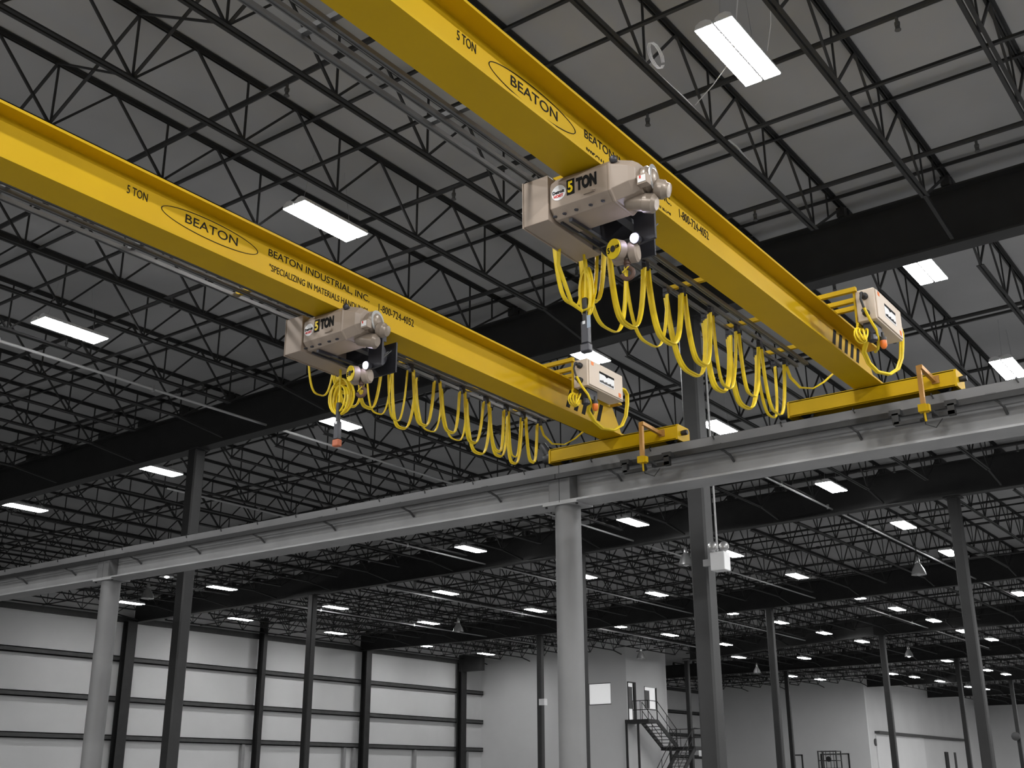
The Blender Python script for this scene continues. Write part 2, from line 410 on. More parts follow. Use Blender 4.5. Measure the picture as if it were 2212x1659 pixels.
p = [(-4.96, 9.1, 7.3), (-4.97, 9.6, 7.32), (-4.95, 10.2, 7.31), (-4.97, 10.9, 7.3), (-4.94, 11.5, 7.33), (-4.97, 12.2, 7.3)]
w.tube([(a, b, Z+c) for a, b, c in p], .012, 6)
for k in range(3):
    w.tube([(-4.92, 9.45+.16*math.cos(t*.5)+.03*k, Z+7.45+.14*math.sin(t*.5)+.02*k) for t in range(13)], .006, 5)
w.tube([(-4.93, 10.4, Z+7.33), (-4.6, 10.2, Z+7.36), (-4.2, 9.9, Z+7.4)], .006, 5)
w.tube([(-4.0, 9.5, Z+7.37), (-3.8, 9.2, Z+7.6), (-3.45, 8.9, Z+7.9)], .008, 5)
w.tube([(-3.86, 10.0, Z+7.38), (-3.7, 9.75, Z+7.5), (-3.55, 9.45, Z+7.75), (-3.46, 9.2, Z+7.98)], .007, 5)
tag(obj('coiled_wire', w, m_white, sm=True), 'white wire coiled on the joist beside the large top fixture', 'wire')

# ---------------------------------------------------------------- bell pendants
def pendant(x, y, z, lab, lit=False):
    t = thing('pendant_lamp', lab, 'lamp', (x, y, Z+z), 'bell pendant lamps')
    obj('stem', MB().tube([(0,0,.35), (0,0,8.16-z)], .012, 6), m_dark, t)
    obj('socket', MB().lathe((0,0,.18), (0,0,1), [(0,.07),(.05,.075),(.16,.06),(.2,.03)], 14), m_alu, t, sm=True)
    sh = MB().lathe((0,0,-.2), (0,0,1), [(0,.24),(.02,.235),(.15,.2),(.28,.13),(.4,.06)], 20)
    obj('shade', sh, m_alu, t, sm=True)
    obj('bulb', MB().lathe((0,0,-.24), (0,0,1), [(0,.02),(.03,.08),(.1,.11),(.2,.08)], 14), m_bulb if lit else m_white, t, sm=True)
pendant(-11.1, 37.86, 6.55, 'unlit bell lamp hanging near the column at the picture edge')
pendant(-32.2, 40.3, 6.55, 'unlit bell lamp in front of the panelled wall')
pendant(-34.9, 25.75, 6.5, 'round bell lamp beside the paler runway column')
pendant(-31.6, 24.0, 6.7, 'bell lamp with a bright spot just under the runway beam', True)
pendant(-16.23, 31.5, 6.5, 'bell lamp peeping out beside the column with the emergency light')
pendant(-30.35, 67.6, 6.55, 'small bell lamp hanging before the plain back wall')
pendant(-31.6, 55.45, 6.55, 'small bell lamp hanging above the office windows')
pendant(-19.66, 63.5, 6.55, 'lit bell lamp glowing among the far lights', True)

# ---------------------------------------------------------------- emergency light and small boxes
t = thing('emergency_light', 'white emergency light box with two heads on the tall dark column', 'emergency light', (-7.29, 15.22, Z+3.07))
obj('case', MB().box(-.11, .12, -.1, .1, -.17, .1), m_white, t, bev=.012)
for dx, dy in ((-.06, -.03), (.08, .05)):
    h = obj('lamp_head', MB().lathe((dx, dy-.03, .17), (.3, -1, .1), [(0,.045),(.03,.07),(.07,.075),(.08,.05)], 14), m_alu, t, sm=True)
    obj('bracket', MB().box(dx-.012, dx+.012, dy-.03, dy, .1, .16), m_white, t)
obj('mount_bracket', MB().box(-.26, -.105, -.03, .03, -.08, .02), m_run, t)
obj('feed_conduit', MB().tube([(-.06, .06, .1), (-.06, .06, 3.9)], .016, 8), m_run, t, sm=True)
tag(obj('junction_box', MB().box(-33.2, -32.88, 47.98, 48.25, Z+3.6, Z+3.9), m_white), 'small white box on the slim column before the white block', 'junction box')
t = thing('alarm_bell', 'round dark bell on the far slim column', 'bell', (-21.3, 91.4, Z+3.05))
obj('gong', MB().lathe((0,0,0), (0,-1,0), [(0,.3),(.1,.3),(.2,.15)], 16), m_girt, t, sm=True)

# ---------------------------------------------------------------- runway
RY = 12.2                                     # centre line of the runway
RUN = [(-27.25, -17.6), (-17.6, -7.95), (-7.95, 1.7)]
RL = ['grey runway beam segment at the panelled-wall end', 'grey runway beam segment between the two grey columns', 'grey runway beam segment under the nearer crane']
for i, (a, b) in enumerate(RUN):
    t = thing('runway_beam', RL[i], 'runway beam', (0, 0, 0), 'runway beams')
    a2, b2 = a+.004, b-.004
    mb = MB()
    mb.box(a2, b2, RY-.2, RY+.2, Z+3.405, Z+3.43).box(a2, b2, RY-.01, RY+.01, Z+3.43, Z+3.86).box(a2, b2, RY-.16, RY+.16, Z+3.86, Z+3.885)
    obj('beam', mb, m_run, t)
    obj('cap_channel', MB().box(a2, b2, RY-.2, RY+.2, Z+3.885, Z+3.897).box(a2, b2, RY-.2, RY-.188, Z+3.775, Z+3.885).box(a2, b2, RY+.188, RY+.2, Z+3.775, Z+3.885), m_cap, t)
    obj('rail', MB().box(a2, b2, RY-.045, RY+.045, Z+3.897, Z+3.915).box(a2, b2, RY-.012, RY+.012, Z+3.915, Z+3.935).box(a2, b2, RY-.03, RY+.03, Z+3.935, Z+3.955), m_dark, t)
    for e, s in ((a2, 1), (b2, -1)):
        obj('stiffener', MB().box(*sorted((e, e+s*.15)), RY-.198, RY-.186, Z+3.432, Z+3.773).box(*sorted((e+s*.15, e+s*.158)), RY-.2, RY-.012, Z+3.432, Z+3.775), m_cap, t)
    n = int((b-a)/.86)
    for k in range(n):
        x = a+.45+k*.86
        obj('rail_clip', MB().tube([(x, RY-.03, Z+3.92), (x+.03, RY-.17, Z+3.925), (x+.04, RY-.208, Z+3.9), (x+.06, RY-.21, Z+3.855)], .008, 5), m_blk, t)
    obj('conductor_bar', MB().box(a2, b2, RY-.29, RY-.24, Z+3.70, Z+3.765), m_blk, t)
    k = 0; x = a+.75
    while x < b:
        obj('bar_hanger', MB().tube([(x, RY-.25, Z+3.73), (x+.05, RY-.2, Z+3.69), (x+.075, RY-.1, Z+3.66), (x+.08, RY-.02, Z+3.60)], .016, 6).box(x-.05, x+.05, RY-.295, RY-.245, Z+3.76, Z+3.772), m_girt, t)
        x += 1.55
for x, lab in ((-17.6, 'pale grey round runway column nearer the panelled wall'), (-7.95, 'grey round runway column under the middle of the runway')):
    t = thing('runway_column', lab, 'column', (x, RY, 0), 'runway columns')
    obj('shaft', MB().lathe((0, 0, .03), (0,0,1), [(0,.168),(Z+3.35,.168)], 36), m_rcol, t, sm=True)
    obj('cap_plate', MB().box(-.26, .26, -.2, .2, Z+3.38, Z+3.405), m_run, t)
    obj('base_plate', MB().box(-.28, .28, -.28, .28, 0, .03), m_run, t)
    for dx in (-.235, .235):
        obj('bolt', MB().lathe((dx, -.15, Z+3.38), (0,0,-1), [(0,.018),(.02,.018)], 6), m_blk, t)

# ---------------------------------------------------------------- the two bridge cranes
GB, GT = 4.155, 4.585                         # girder bottom and top over the eye
def crane(xc, lab):
    t = thing('bridge_crane', lab, 'crane', (xc, RY, Z), 'bridge cranes')
    yo = -RY                                  # local y = world y - RY
    y0 = -6-RY; y1 = 12.36-RY
    g = MB()
    g.box(-.16, .16, y0, y1, GB, GB+.022)
    g.prism([(y0, GB+.022), (y1, GB+.022), (y1-.27, GT-.022), (y0, GT-.022)], 'x', -.012, .012)
    g.box(-.16, .16, y0, y1-.27, GT-.022, GT)
    gd = obj('girder', g, m_yel, t)
    pl = lambda u, v, w: (.0125+w, u-RY, v)
    for s, u0, u1, v0, v1, bd in (('5 TON', 4.71, 4.905, 4.413, 4.485, 0), ('BEATON', 5.285, 5.845, 4.392, 4.47, .0), ('BEATON INDUSTRIAL, INC.', 6.20, 7.515, 4.432, 4.51, 0),
                              ('"SPECIALIZING IN MATERIALS HANDLING"', 6.22, 7.495, 4.305, 4.37, 0), ('1-800-724-4052', 7.65, 8.18, 4.40, 4.478, 0)):
        text(s, m_ink, gd, u0, u1, v0, v1, pl, bd)
    el = MB()
    n = 64; P = []
    for i in range(n):
        q = 2*math.pi*i/n
        for k in (0, -.0085):
            for w in (0, .003):
                P.append((.0125+w, 5.56-RY+math.cos(q)*(.52+k), 4.423+math.sin(q)*(.092+k*.8)))
    Fs = []
    for i in range(n):
        j = (i+1) % n
        Fs += [(4*i+1, 4*j+1, 4*j+3, 4*i+3), (4*i, 4*i+1, 4*j+1, 4*j) , (4*i+2, 4*j+2, 4*j+3, 4*i+3)]
    el.add(P, Fs); obj('oval_outline', el, m_ink, gd)
    for k in range(5):
        ys = 11.0+.174*k-RY
        obj('hazard_stripe', MB().prism([(ys, 4.29), (ys+.08, 4.29), (ys+.17, 4.525), (ys+.09, 4.525)], 'x', .0125, .015), m_ink, gd)
    # end truck on the runway
    tr = MB()
    tr.box(-.93, .93, -.15, -.138, 3.965, GB-.01).box(-.93, .93, .138, .15, 3.965, GB-.01).box(-.93, .93, -.15, .15, GB-.02, GB-.002)
    tr.box(-.93, .93, -.175, -.15, 3.975, 3.985)
    td = obj('end_truck', tr, m_yel, t)
    obj('end_plate', MB().prism([(-.16, 3.96), (.16, 3.96), (.16, GB-.03), (.13, GB+.005), (-.13, GB+.005), (-.16, GB-.03)], 'x', .93, .955), m_yel, td)
    obj('end_plate', MB().prism([(-.16, 3.96), (.16, 3.96), (.16, GB-.03), (.13, GB+.005), (-.13, GB+.005), (-.16, GB-.03)], 'x', -.955, -.93), m_yel, td)
    obj('bumper', MB().lathe((.955, -.05, 4.06), (1,0,0), [(0,.03),(.05,.035),(.08,.03)], 12), m_blk, td, sm=True)
    for s in (-1, 1):
        obj('wheel', MB().lathe((s*.78, -.05, 4.035), (0,1,0), [(0,.07),(.02,.08),(.03,.078),(.07,.078),(.08,.08),(.1,.07)], 20), m_blk, td, sm=True)
    mo = MB().lathe((-.955, -.03, 4.06), (-1,0,0), [(0,.1),(.06,.1),(.07,.07),(.14,.07)], 16)
    mo.lathe((-1.03, .0, 4.09), (-.55,.1,.75), [(0,.05),(.1,.055),(.24,.055),(.26,.04)], 14)
    obj('drive_motor', mo, m_blk, td, sm=True)
    # panel box on three arms
    for k, y in enumerate((10.4, 10.66, 10.86)):
        obj('panel_arm', MB().box(.1, .52, y-RY-.022, y-RY+.022, GT-.005, GT+.04), m_yel, t)
    pb = obj('panel_box', MB().box(.49, .68, 10.44-RY, 11.22-RY, 4.27, 4.60), m_box, t, bev=.008)
    obj('door', MB().box(.68, .694, 10.46-RY, 11.20-RY, 4.285, 4.585), m_box, pb, bev=.004)
    obj('name_plate', MB().box(.694, .697, 10.67-RY, 11.0-RY, 4.36, 4.50), m_white, pb)
    lb = MB().box(.697, .699, 10.67-RY, 11.0-RY, 4.475, 4.50)
    lb.prism([(10.79-RY, 4.475), (10.87-RY, 4.475), (10.83-RY, 4.455)], 'x', .697, .699)
    for q in range(11): lb.box(.697, .699, 10.68+.028*q-RY, 10.70+.028*q-RY, 4.372, 4.392+.006*(q % 3))
    obj('plate_marking', lb, m_ink, pb)
    obj('warning_sticker', MB().box(.694, .697, 10.5-RY, 10.55-RY, 4.53, 4.57), m_orange, pb)
    obj('warning_sticker', MB().box(.694, .697, 11.1-RY, 11.15-RY, 4.3, 4.35), m_orange, pb)
    for zz in (4.52, 4.34):
        obj('cable_gland', MB().lathe((.585, 10.44-RY, zz), (0,-1,0), [(0,.035),(.03,.035),(.04,.022),(.1,.02)], 12), m_blk, pb, sm=True)
    obj('mount_plate', MB().box(.475, .49, 10.42-RY, 11.24-RY, 4.25, 4.62), m_yel, t)
    cb = MB()
    yy = lambda a: a-RY
    cb.tube([(.585, yy(10.33), 4.52), (.585, yy(10.30), 4.45), (.60, yy(10.32), 4.36)], .012, 8)
    obj('black_cord', cb, m_blk, t, sm=True)
    pc = MB().tube([(.60, yy(10.33), 4.36), (.62, yy(10.40), 4.26), (.64, yy(10.50), 4.18), (.62, yy(10.6), 4.10), (.56, yy(10.75), 4.07), (.50, yy(10.85), 4.08)], .014, 8)
    for k in range(5):
        pc.tube([(.50+.015*k+.03*math.cos(q*.55+k), yy(10.42)+.07*math.cos(q*.55), 4.12+.08*math.sin(q*.55+.3*k)) for q in range(12)], .009, 6)
    pc.tube([(.50, yy(10.4), 4.25), (.47, yy(10.42), 4.16), (.5, yy(10.46), 4.08)], .012, 6)
    obj('yellow_cord', pc, m_cable, t, sm=True)
    obj('under_box_gear', MB().box(.52, .63, yy(10.5), yy(10.72), 4.15, 4.27).lathe((.58, yy(10.55), 4.15), (0,0,-1), [(0,.05),(.06,.05),(.08,.02)], 12), m_bdark, t)
    bc_ = MB().lathe((.66, yy(10.62), 4.18), (0,0,-1), [(0,.014),(.05,.014),(.055,.035),(.09,.035)], 12)
    bq = obj('beacon', bc_, m_blk, t, sm=True)
    obj('beacon_lens', MB().lathe((.66, yy(10.62), 4.09), (0,0,-1), [(0,.034),(.05,.034),(.075,.022),(.085,.005)], 14), m_orange, bq, sm=True)
    lp = MB()
    for k in range(2):
        o = .025*k
        lp.tube([(.60+o, yy(11.22), 4.47), (.61+o, yy(11.36), 4.475), (.60+o, yy(11.44), 4.44), (.58+o, yy(11.47), 4.33), (.56+o, yy(11.46), 4.18), (.52+o, yy(11.43), 4.06), (.45+o, yy(11.36), 3.995),
                 (.37+o, yy(11.22), 4.0), (.33+o, yy(11.1), 4.07), (.33+o, yy(10.98), 4.16), (.4+o, yy(10.9), 4.24)], .014, 8)
    obj('cable_loop', lp, m_cable, t, sm=True)
    # collector arm
    ca = MB().bar((.72, -.15, 4.07), (.72, -.62, 4.09), .04, .045)
    ca.box(.695, .775, -.16, -.15, 4.03, 4.12)
    cq = obj('collector_arm', ca, m_bronze, t)
    obj('post', MB().box(.675, .72, -.62, -.575, 3.66, 4.11), m_bronze, cq)
    obj('clamp', MB().box(.65, .735, -.645, -.555, 3.60, 3.68).box(.735, .76, -.63, -.57, 3.605, 3.675), m_yel, cq)
    sh = MB().box(.32, .62, -.42, -.37, 3.565, 3.605).box(.72, .96, -.42, -.37, 3.585, 3.625)
    for a in (.34, .92): sh.box(a-.035, a+.035, -.42, -.36, 3.58, 3.70).box(a-.06, a+.06, -.42, -.33, 3.68, 3.74)
    sh.tube([(.70, -.58, 3.62), (.66, -.46, 3.56), (.60, -.40, 3.58)], .02, 8).tube([(.70, -.58, 3.62), (.74, -.46, 3.64), (.78, -.40, 3.6)], .022, 8)
    sh.tube([(.68, -.58, 3.60), (.67, -.5, 3.50), (.75, -.42, 3.47), (.82, -.4, 3.56)], .006, 5)
    obj('collector_shoe', sh, m_blk, cq)
    obj('pin', MB().tube([(.70, -.6, 3.6), (.705, -.6, 3.5)], .012, 8), m_yel, cq)
    # festoon rails on arms
    for k, y in enumerate((.4, 1.6, 2.8, 4.02, 5.25, 6.45, 7.6, 8.75, 9.93, 10.87)):
        obj('festoon_arm', MB().box(-.67, -.012, y-RY-.02, y-RY+.02, 4.315, 4.355), m_yel if y > 6 else m_girt, t)
    for x in (-.40, -.515, -.645):
        r = MB().box(x-.015, x+.015, y0, 11.33-RY, 4.285, 4.315).box(x-.019, x-.010, y0, 11.33-RY, 4.277, 4.287).box(x+.010, x+.019, y0, 11.33-RY, 4.277, 4.287)
        obj('festoon_rail', r, m_rail, t)
    return t
XL, XR = -7.18, -3.845
crane(XL, 'yellow lettered bridge crane nearer the panelled wall, shown whole across the picture')
crane(XR, 'yellow lettered bridge crane rising to the top edge, nearer the viewer')

# festoon cables hanging under the rails
def festoon(x, ys, drop, lab, seed, tail=None, cr=.019):
    rnd = random.Random(seed)
    t = thing('festoon_cable', lab, 'festoon cable', (x, ys[0], Z+4.28), 'festoon cables')
    for a in ys:
        obj('trolley', MB().box(-.02, .02, a-ys[0]-.03, a-ys[0]+.03, -.05, .0).box(-.026, .026, a-ys[0]-.022, a-ys[0]+.022, -.085, -.05), m_bdark, t)
    for a, b in zip(ys, ys[1:]):
        d = drop*(.92+.16*rnd.random()); L = b-a; sw = (rnd.random()-.5)*.05
        lo = MB()
        for dx in (-.008, .011) if rnd.random() < .6 else (0,):
            pts = []
            n = 22
            for i in range(n+1):
                s = i/n; u = 2*s-1
                w_ = a-ys[0]+.025+(L-.05)*(.5+.5*math.copysign(abs(u)**.72, u))
                zz = -.075-d*(1-abs(u)**2.6)**.85
                pts.append((dx+sw*(1-u*u)+.02*math.sin(3*s+seed), w_, zz+dx*.6))
            lo.tube(pts, cr, 8, ry=.0065 if cr > .015 else .008, side=(1,.25*math.sin(seed+a*3),0))
        obj('cable_loop', lo, m_cable, t, sm=True)
    if tail:
        e = ys[-1]-ys[0]
        obj('cable_tail', MB().tube([(0, e+.02, -.08), (.02, e+.06, -.2), (.08, e+.16, -.3), (.17, e+.3, -.29), (.25, e+.42, -.2), (.33, e+.5, -.1), (.38, e+.53, -.02)], .018, 8, ry=.008, side=(1,0,0)), m_cable, t, sm=True)
festoon(XR-.515, [6.9, 7.35, 8.0, 8.68, 9.25, 9.82, 10.35, 11.0], .62, 'yellow festoon loops on the inner rail of the crane nearer the viewer', 3, True)
festoon(XR-.645, [6.75, 7.2, 7.88, 8.61, 9.37, 9.9, 10.55, 11.0], .64, 'yellow festoon loops on the outer rail of the crane nearer the viewer', 5)
festoon(XL-.515, [7.5, 7.9, 8.35, 8.75, 9.2, 9.65, 10.1, 10.5, 10.85, 11.2], .56, 'yellow festoon loops on the inner rail of the crane nearer the panelled wall', 8, True, .013)
festoon(XL-.645, [7.35, 7.75, 8.2, 8.6, 9.0, 9.45, 9.9, 10.35, 10.7, 11.0], .58, 'yellow festoon loops on the outer rail of the crane nearer the panelled wall', 11, None, .013)

# ---------------------------------------------------------------- hoists
def hoist(xc, yf, lab):
    t = thing('hoist', lab, 'hoist', (xc, yf, Z+GB), 'five ton hoists')
    bx = MB().box(-.465, -.25, 0, .72, -.345, .015).box(-.475, -.465, -.005, .725, -.355, .02)
    obj('control_box', bx, m_beige, t, bev=.004)
    # drum housing along x with cut corners, tapering at the motor end
    def oct_(yc, zc, hy, hz, c): return [(yc-hy, zc-hz+c), (yc-hy+c, zc-hz), (yc+hy-c, zc-hz), (yc+hy, zc-hz+c), (yc+hy, zc+hz-c), (yc+hy-c, zc+hz), (yc-hy+c, zc+hz), (yc-hy, zc+hz-c)]
    yc, zc = .19, -.17
    secs = [(-.245, .17, .145, .06), (-.22, .19, .165, .065), (.25, .19, .165, .065), (.262, .195, .17, .066), (.275, .195, .17, .066), (.28, .19, .16, .066), (.40, .16, .13, .07), (.44, .13, .105, .06)]
    V = []; Fa = []
    for x, hy, hz, c in secs: V += [(x, p[0], p[1]) for p in oct_(yc, zc, hy, hz, c)]
    for i in range(len(secs)-1):
        for j in range(8): k = (j+1) % 8; Fa.append((8*i+j, 8*i+k, 8*i+8+k, 8*i+8+j))
    Fa += [tuple(range(7, -1, -1)), tuple(8*(len(secs)-1)+j for j in range(8))]
    hs = obj('drum_housing', MB().add(V, Fa), m_beige, t, bev=.006)
    for x in (-.2, -.12, -.02, .1, .2):
        obj('bolt', MB().lathe((x, .03, zc-.155), (0,-1,-.4), [(0,.011),(.025,.011),(.026,.007),(.035,.007)], 6), m_bdark, hs)
    pl = lambda u, v, w: (u, -.0012-w, v)
    obj('number_plate', MB().box(-.085, -.02, -.003, 0, -.205, -.085), m_ink, hs)
    text('5', m_cable, hs, -.075, -.034, -.19, -.1, lambda u, v, w: (u, -.0035-w, v), .03)
    text('TON', m_ink, hs, -.005, .165, -.195, -.092, pl, .06)
    bd = obj('round_badge', MB().lathe((-.155, 0, -.16), (0,-1,0), [(0,.06),(.003,.06)], 28), m_white, hs)
    ring = MB(); 
    text('Detroit', m_ink, bd, -.205, -.105, -.168, -.142, lambda u, v, w: (u, -.0035-w, v), .02)
    text('HOIST', m_red, bd, -.195, -.115, -.198, -.176, lambda u, v, w: (u, -.0035-w, v), .02)
    obj('handle', MB().box(.06, .15, -.012, 0, -.245, -.235).box(.135, .15, -.02, 0, -.24, -.22), m_beige, hs)
    # lifting eye on top of housing
    obj('sheave_cap', MB().lathe((.28, .06, -.035), (.35,-1,0), [(0,.02),(.03,.028),(.06,.028),(.07,.015)], 14), m_bdark, t, sm=True)
    # hoist motor: a round casing with brake, gear motor below
    mt = MB().lathe((.375, .2, -.165), (1,.15,0), [(0,.05),(.006,.068),(.02,.084),(.045,.094),(.075,.096),(.08,.102),(.095,.102),(.1,.094),(.125,.085),(.145,.066),(.155,.03)], 26)
    mo = obj('hoist_motor', mt, m_mot, t, sm=True)
    obj('brake_cover', MB().lathe((.50, .24, -.235), (1,.25,-.35), [(0,.06),(.01,.07),(.06,.07),(.075,.055),(.1,.05),(.105,.03)], 18), m_mot, mo, sm=True)
    obj('terminal_box', MB().box(.455, .535, .05, .11, -.275, -.20), m_beige, mo, bev=.004)
    obj('data_plate', MB().box(.465, .525, .046, .051, -.262, -.212), m_white, mo)
    obj('rating_sticker', MB().box(.478, .49, .043, .047, -.235, -.214), m_red, mo)
    obj('strap', MB().lathe((.50, .219, -.165), (1,.15,0), [(0,.104),(.008,.104)], 24), m_galv, mo, sm=True)
    gm = MB().lathe((.30, .18, -.30), (1,.2,-.30), [(0,.05),(.02,.062),(.13,.062),(.135,.07),(.2,.07),(.225,.045)], 18)
    obj('trolley_motor', gm, m_mot, t, sm=True)
    # frame
    fr = MB().box(-.25, .2, .60, .62, -.345, -.02)
    fr.box(.12, .19, .12, .62, -.325, -.29)
    obj('frame', fr, m_bdark, t)
    obj('frame', MB().box(-.25, .1, .93, .95, -.36, -.05), m_bdark, t)
    obj('side_plate', MB().prism([(.205, -.51), (.375, -.495), (.375, -.14), (.205, -.14)], 'y', .43, .455), m_bdark, t)
    dr = MB().lathe((-.24, .77, -.2), (1,0,0), [(0,.14),(.02,.14),(.025,.11)]+[(.03+.02*i, .11+(.008 if i % 2 else 0)) for i in range(10)]+[(.24,.12),(.26,.12)], 22)
    obj('rope_drum', dr, m_bdark, t, sm=True)
    obj('cross_bar', MB().bar((-.11, .08, -.355), (-.10, .6, -.345), .03, .025).bar((-.2, .1, -.34), (-.19, .6, -.34), .02, .03), m_bdark, t)
    hp = MB()
    for s in (-1, 1):
        hp.box(s*.13-.02, s*.13+.02, .3, .9, -.02, .0)
    tw = MB()
    for yy in (.42, .62):
        for s in (-1, 1):
            tw.lathe((s*.09, yy, .065), (s,0,0), [(0,.042),(.015,.05),(.05,.046),(.08,.03)], 16)
    obj('trolley_wheel', tw, m_bdark, t, sm=True)
    for s in (-1, 1): obj('trolley_plate', MB().box(*sorted((s*.17, s*.18)), .34, .70, -.14, .05), m_bdark, t)
    # ropes and hook block
    by, bz, bx0 = .42, -.56, .145
    rp = MB()
    for dx in (-.03, .06, .1): rp.tube([(bx0+dx+.03, by+.25, -.26), (bx0+dx, by, bz+.05)], .005, 6)
    obj('wire_rope', rp, m_girt, t)
    hb = MB().lathe((bx0-.10, by-.02, bz), (1,.25,0), [(0,.07),(.01,.076),(.085,.076),(.09,.035),(.12,.035),(.125,.076),(.175,.076),(.19,.06)], 26)
    ho = obj('hook_block', hb, m_beige, t, sm=True)
    ax = Vector((1,.25,0)).normalized()
    # capacity disc faces the viewer on the block's front cheek
    dq = MB().lathe((bx0-.045, by-.105, bz+.005), (-.35,-1,-.1), [(0,.074),(.008,.074)], 30)
    di = obj('capacity_disc', dq, m_cable, ho)
    n_ = Vector((-.35,-1,-.1)).normalized(); eu = Vector((1,-.35,0)).normalized(); ev = Vector((0,0,1)); ev = (ev-n_*ev.dot(n_)).normalized()
    oc = Vector((bx0-.045, by-.105, bz+.005))+n_*.0085
    obj('hub', MB().lathe(oc, n_, [(0,.024),(.006,.024)], 16), m_bdark, di)
    pd = lambda u, v, w: tuple(oc+eu*u+ev*v+n_*w)
    text('5', m_ink, di, -.06, -.036, -.02, .022, pd, .02)
    text('TON', m_ink, di, .026, .066, -.01, .014, pd, .02)
    obj('disc_backing', MB().lathe((bx0-.045, by-.1, bz+.005), (.35,1,.1), [(0,.076),(.06,.076)], 26), m_beige, ho, sm=True)
    hk = MB().lathe((bx0, by, bz-.06), (0,0,-1), [(0,.026),(.03,.026),(.035,.018),(.06,.018)], 12)
    hk.tube([(bx0+.042*math.sin(q*.33), by+.01*math.sin(q*.33), bz-.16+.042*math.cos(q*.33)) for q in range(0, 15)], .017, 8)
    obj('hook', hk, m_rust, ho, sm=True)
    obj('hook_latch', MB().bar((bx0-.035, by-.01, bz-.15), (bx0+.02, by-.01, bz-.115), .02, .006), m_cable, ho)
    lm = MB().lathe((.25, .36, -.495), (-.2,-1,-.12), [(-.05,.025),(0,.042),(.004,.042)], 18)
    lo = obj('warning_lamp', lm, m_bdark, t, sm=True)
    c0 = Vector((.25,.36,-.495))+Vector((-.2,-1,-.12)).normalized()*.005
    obj('lamp_lens', MB().lathe(c0, (-.2,-1,-.12), [(0,.036),(.012,.033),(.018,.016)], 18), m_led, lo, sm=True)
    obj('lamp_bracket', MB().bar((.25, .38, -.49), (.26, .44, -.47), .02, .03), m_bdark, t)
    return t
hoist(XR, 6.1, 'beige five ton hoist on the crane nearer the viewer')
hoist(XL, 6.9, 'beige five ton hoist on the crane nearer the panelled wall')

# ---------------------------------------------------------------- pendant controls with bundled cable
def pendant_control(x, y, ztop, zc, rx, rz, lab, seed, capm=None):
    rnd = random.Random(seed)
    t = thing('pendant_control', lab, 'pendant control', (x, y, Z+zc), 'hoist pendant controls')
    cb = MB()
    for k in range(7):
        a, b = rx*(.55+.5*rnd.random()), rz*(.75+.35*rnd.random()); oz = (rnd.random()-.5)*.06; tl = (rnd.random()-.5)*.5; ph = rnd.random()
        cb.tube([(math.cos(q*.3142+ph)*a*math.cos(tl), math.cos(q*.3142+ph)*a*math.sin(tl)+.01*k, math.sin(q*.3142+ph)*b+oz) for q in range(21)], .011, 6)
    cb.tube([(0, .0, ztop-zc), (.01, .0, rz*.5), (0, 0, -rz)], .012, 6)
    obj('cable_bundle', cb, m_cable, t, sm=True)
    bz = -rz+.02
    obj('grip', MB().prism([(-.02,-.02),(.02,-.02),(.02,.02),(-.02,.02)], 'z', bz-.1, bz+.1), m_blk, t, bev=.008)
    bxx = MB().box(-.032, .032, -.025, .025, bz-.27, bz-.09)
    obj('button_box', bxx, m_bdark, t, bev=.008)
    obj('sticker', MB().box(-.012, .012, -.028, -.025, bz-.12, bz-.095), m_white, t)
    obj('end_cap', MB().box(-.04, .04, -.03, .03, bz-.34, bz-.27), capm or m_pend, t, bev=.012)
    return t
pendant_control(-7.5, 7.5, 3.815, 3.52, .145, .17, 'coiled yellow cable with dark orange-ended pendant under the farther hoist', 4)
p2 = pendant_control(-4.2, 6.74, 3.815, 3.52, .055, .19, 'yellow cable bundle with dark pendant and pale tag under the nearer hoist', 9, m_bdark)
obj('tag', MB().box(.03, .06, -.032, -.028, -.33, -.23), m_tag, p2)
obj('chain', MB().tube([(.0, 0, .19), (-.02, .02, .33)], .005, 5), m_galv, p2)
# cable hanging from the nearer hoist to its first trolleys
def hang(pts, lab):
    o = obj('flat_cable', MB().tube([(a, b, Z+c) for a, b, c in pts], .024, 8, ry=.008, side=(1,-.4,0)), m_cable, sm=True)
    tag(o, lab, 'cable', 'loose flat cables')
hang([(-4.30, 6.55, 3.83), (-4.33, 6.58, 3.70), (-4.30, 6.62, 3.55), (-4.27, 6.66, 3.40), (-4.20, 6.70, 3.33), (-4.16, 6.76, 3.37), (-4.15, 6.8, 3.5), (-4.16, 6.85, 3.7), (-4.18, 6.9, 3.9)], 'flat yellow cable in a deep loop below the beige box of the nearer hoist')

# ---------------------------------------------------------------- office block in the corner
XO, YO, YE = -34.95, 59.5, 64.2
H = Z+8.13
ob = MB()
def wall_x(mb, x0, x1, y0, y1, holes):         # front wall (in x) with holes (a, b, za, zb)
    cur = x0
    for a, b, za, zb in holes:
        mb.box(cur, a, y0, y1, 0, H); mb.box(a, b, y0, y1, 0, za); mb.box(a, b, y0, y1, zb, H); cur = b
    mb.box(cur, x1, y0, y1, 0, H)
def wall_y(mb, x0, x1, y0, y1, holes):
    cur = y0
    for a, b, za, zb in holes:
        mb.box(x0, x1, cur, a, 0, H)
        if za > 0: mb.box(x0, x1, a, b, 0, za)
        mb.box(x0, x1, a, b, zb, H); cur = b
    mb.box(x0, x1, cur, y1, 0, H)
wall_x(ob, XW, XO, YO, YO+.15, [(-37.57, -36.05, Z+4.36, Z+5.52)])
struct('wall_office_front', ob, m_wall)
ob = MB()
wall_y(ob, XO-.15, XO, YO+.15, YE, [(59.66, 60.5, Z+3.42, Z+5.52), (61.6, 63.0, Z+4.16, Z+5.38)])
struct('wall_office_side', ob, m_wall)
struct('wall_office_rear', MB().box(XW, XO, YE, YE+.15, 0, H), m_wall)
wf = MB()
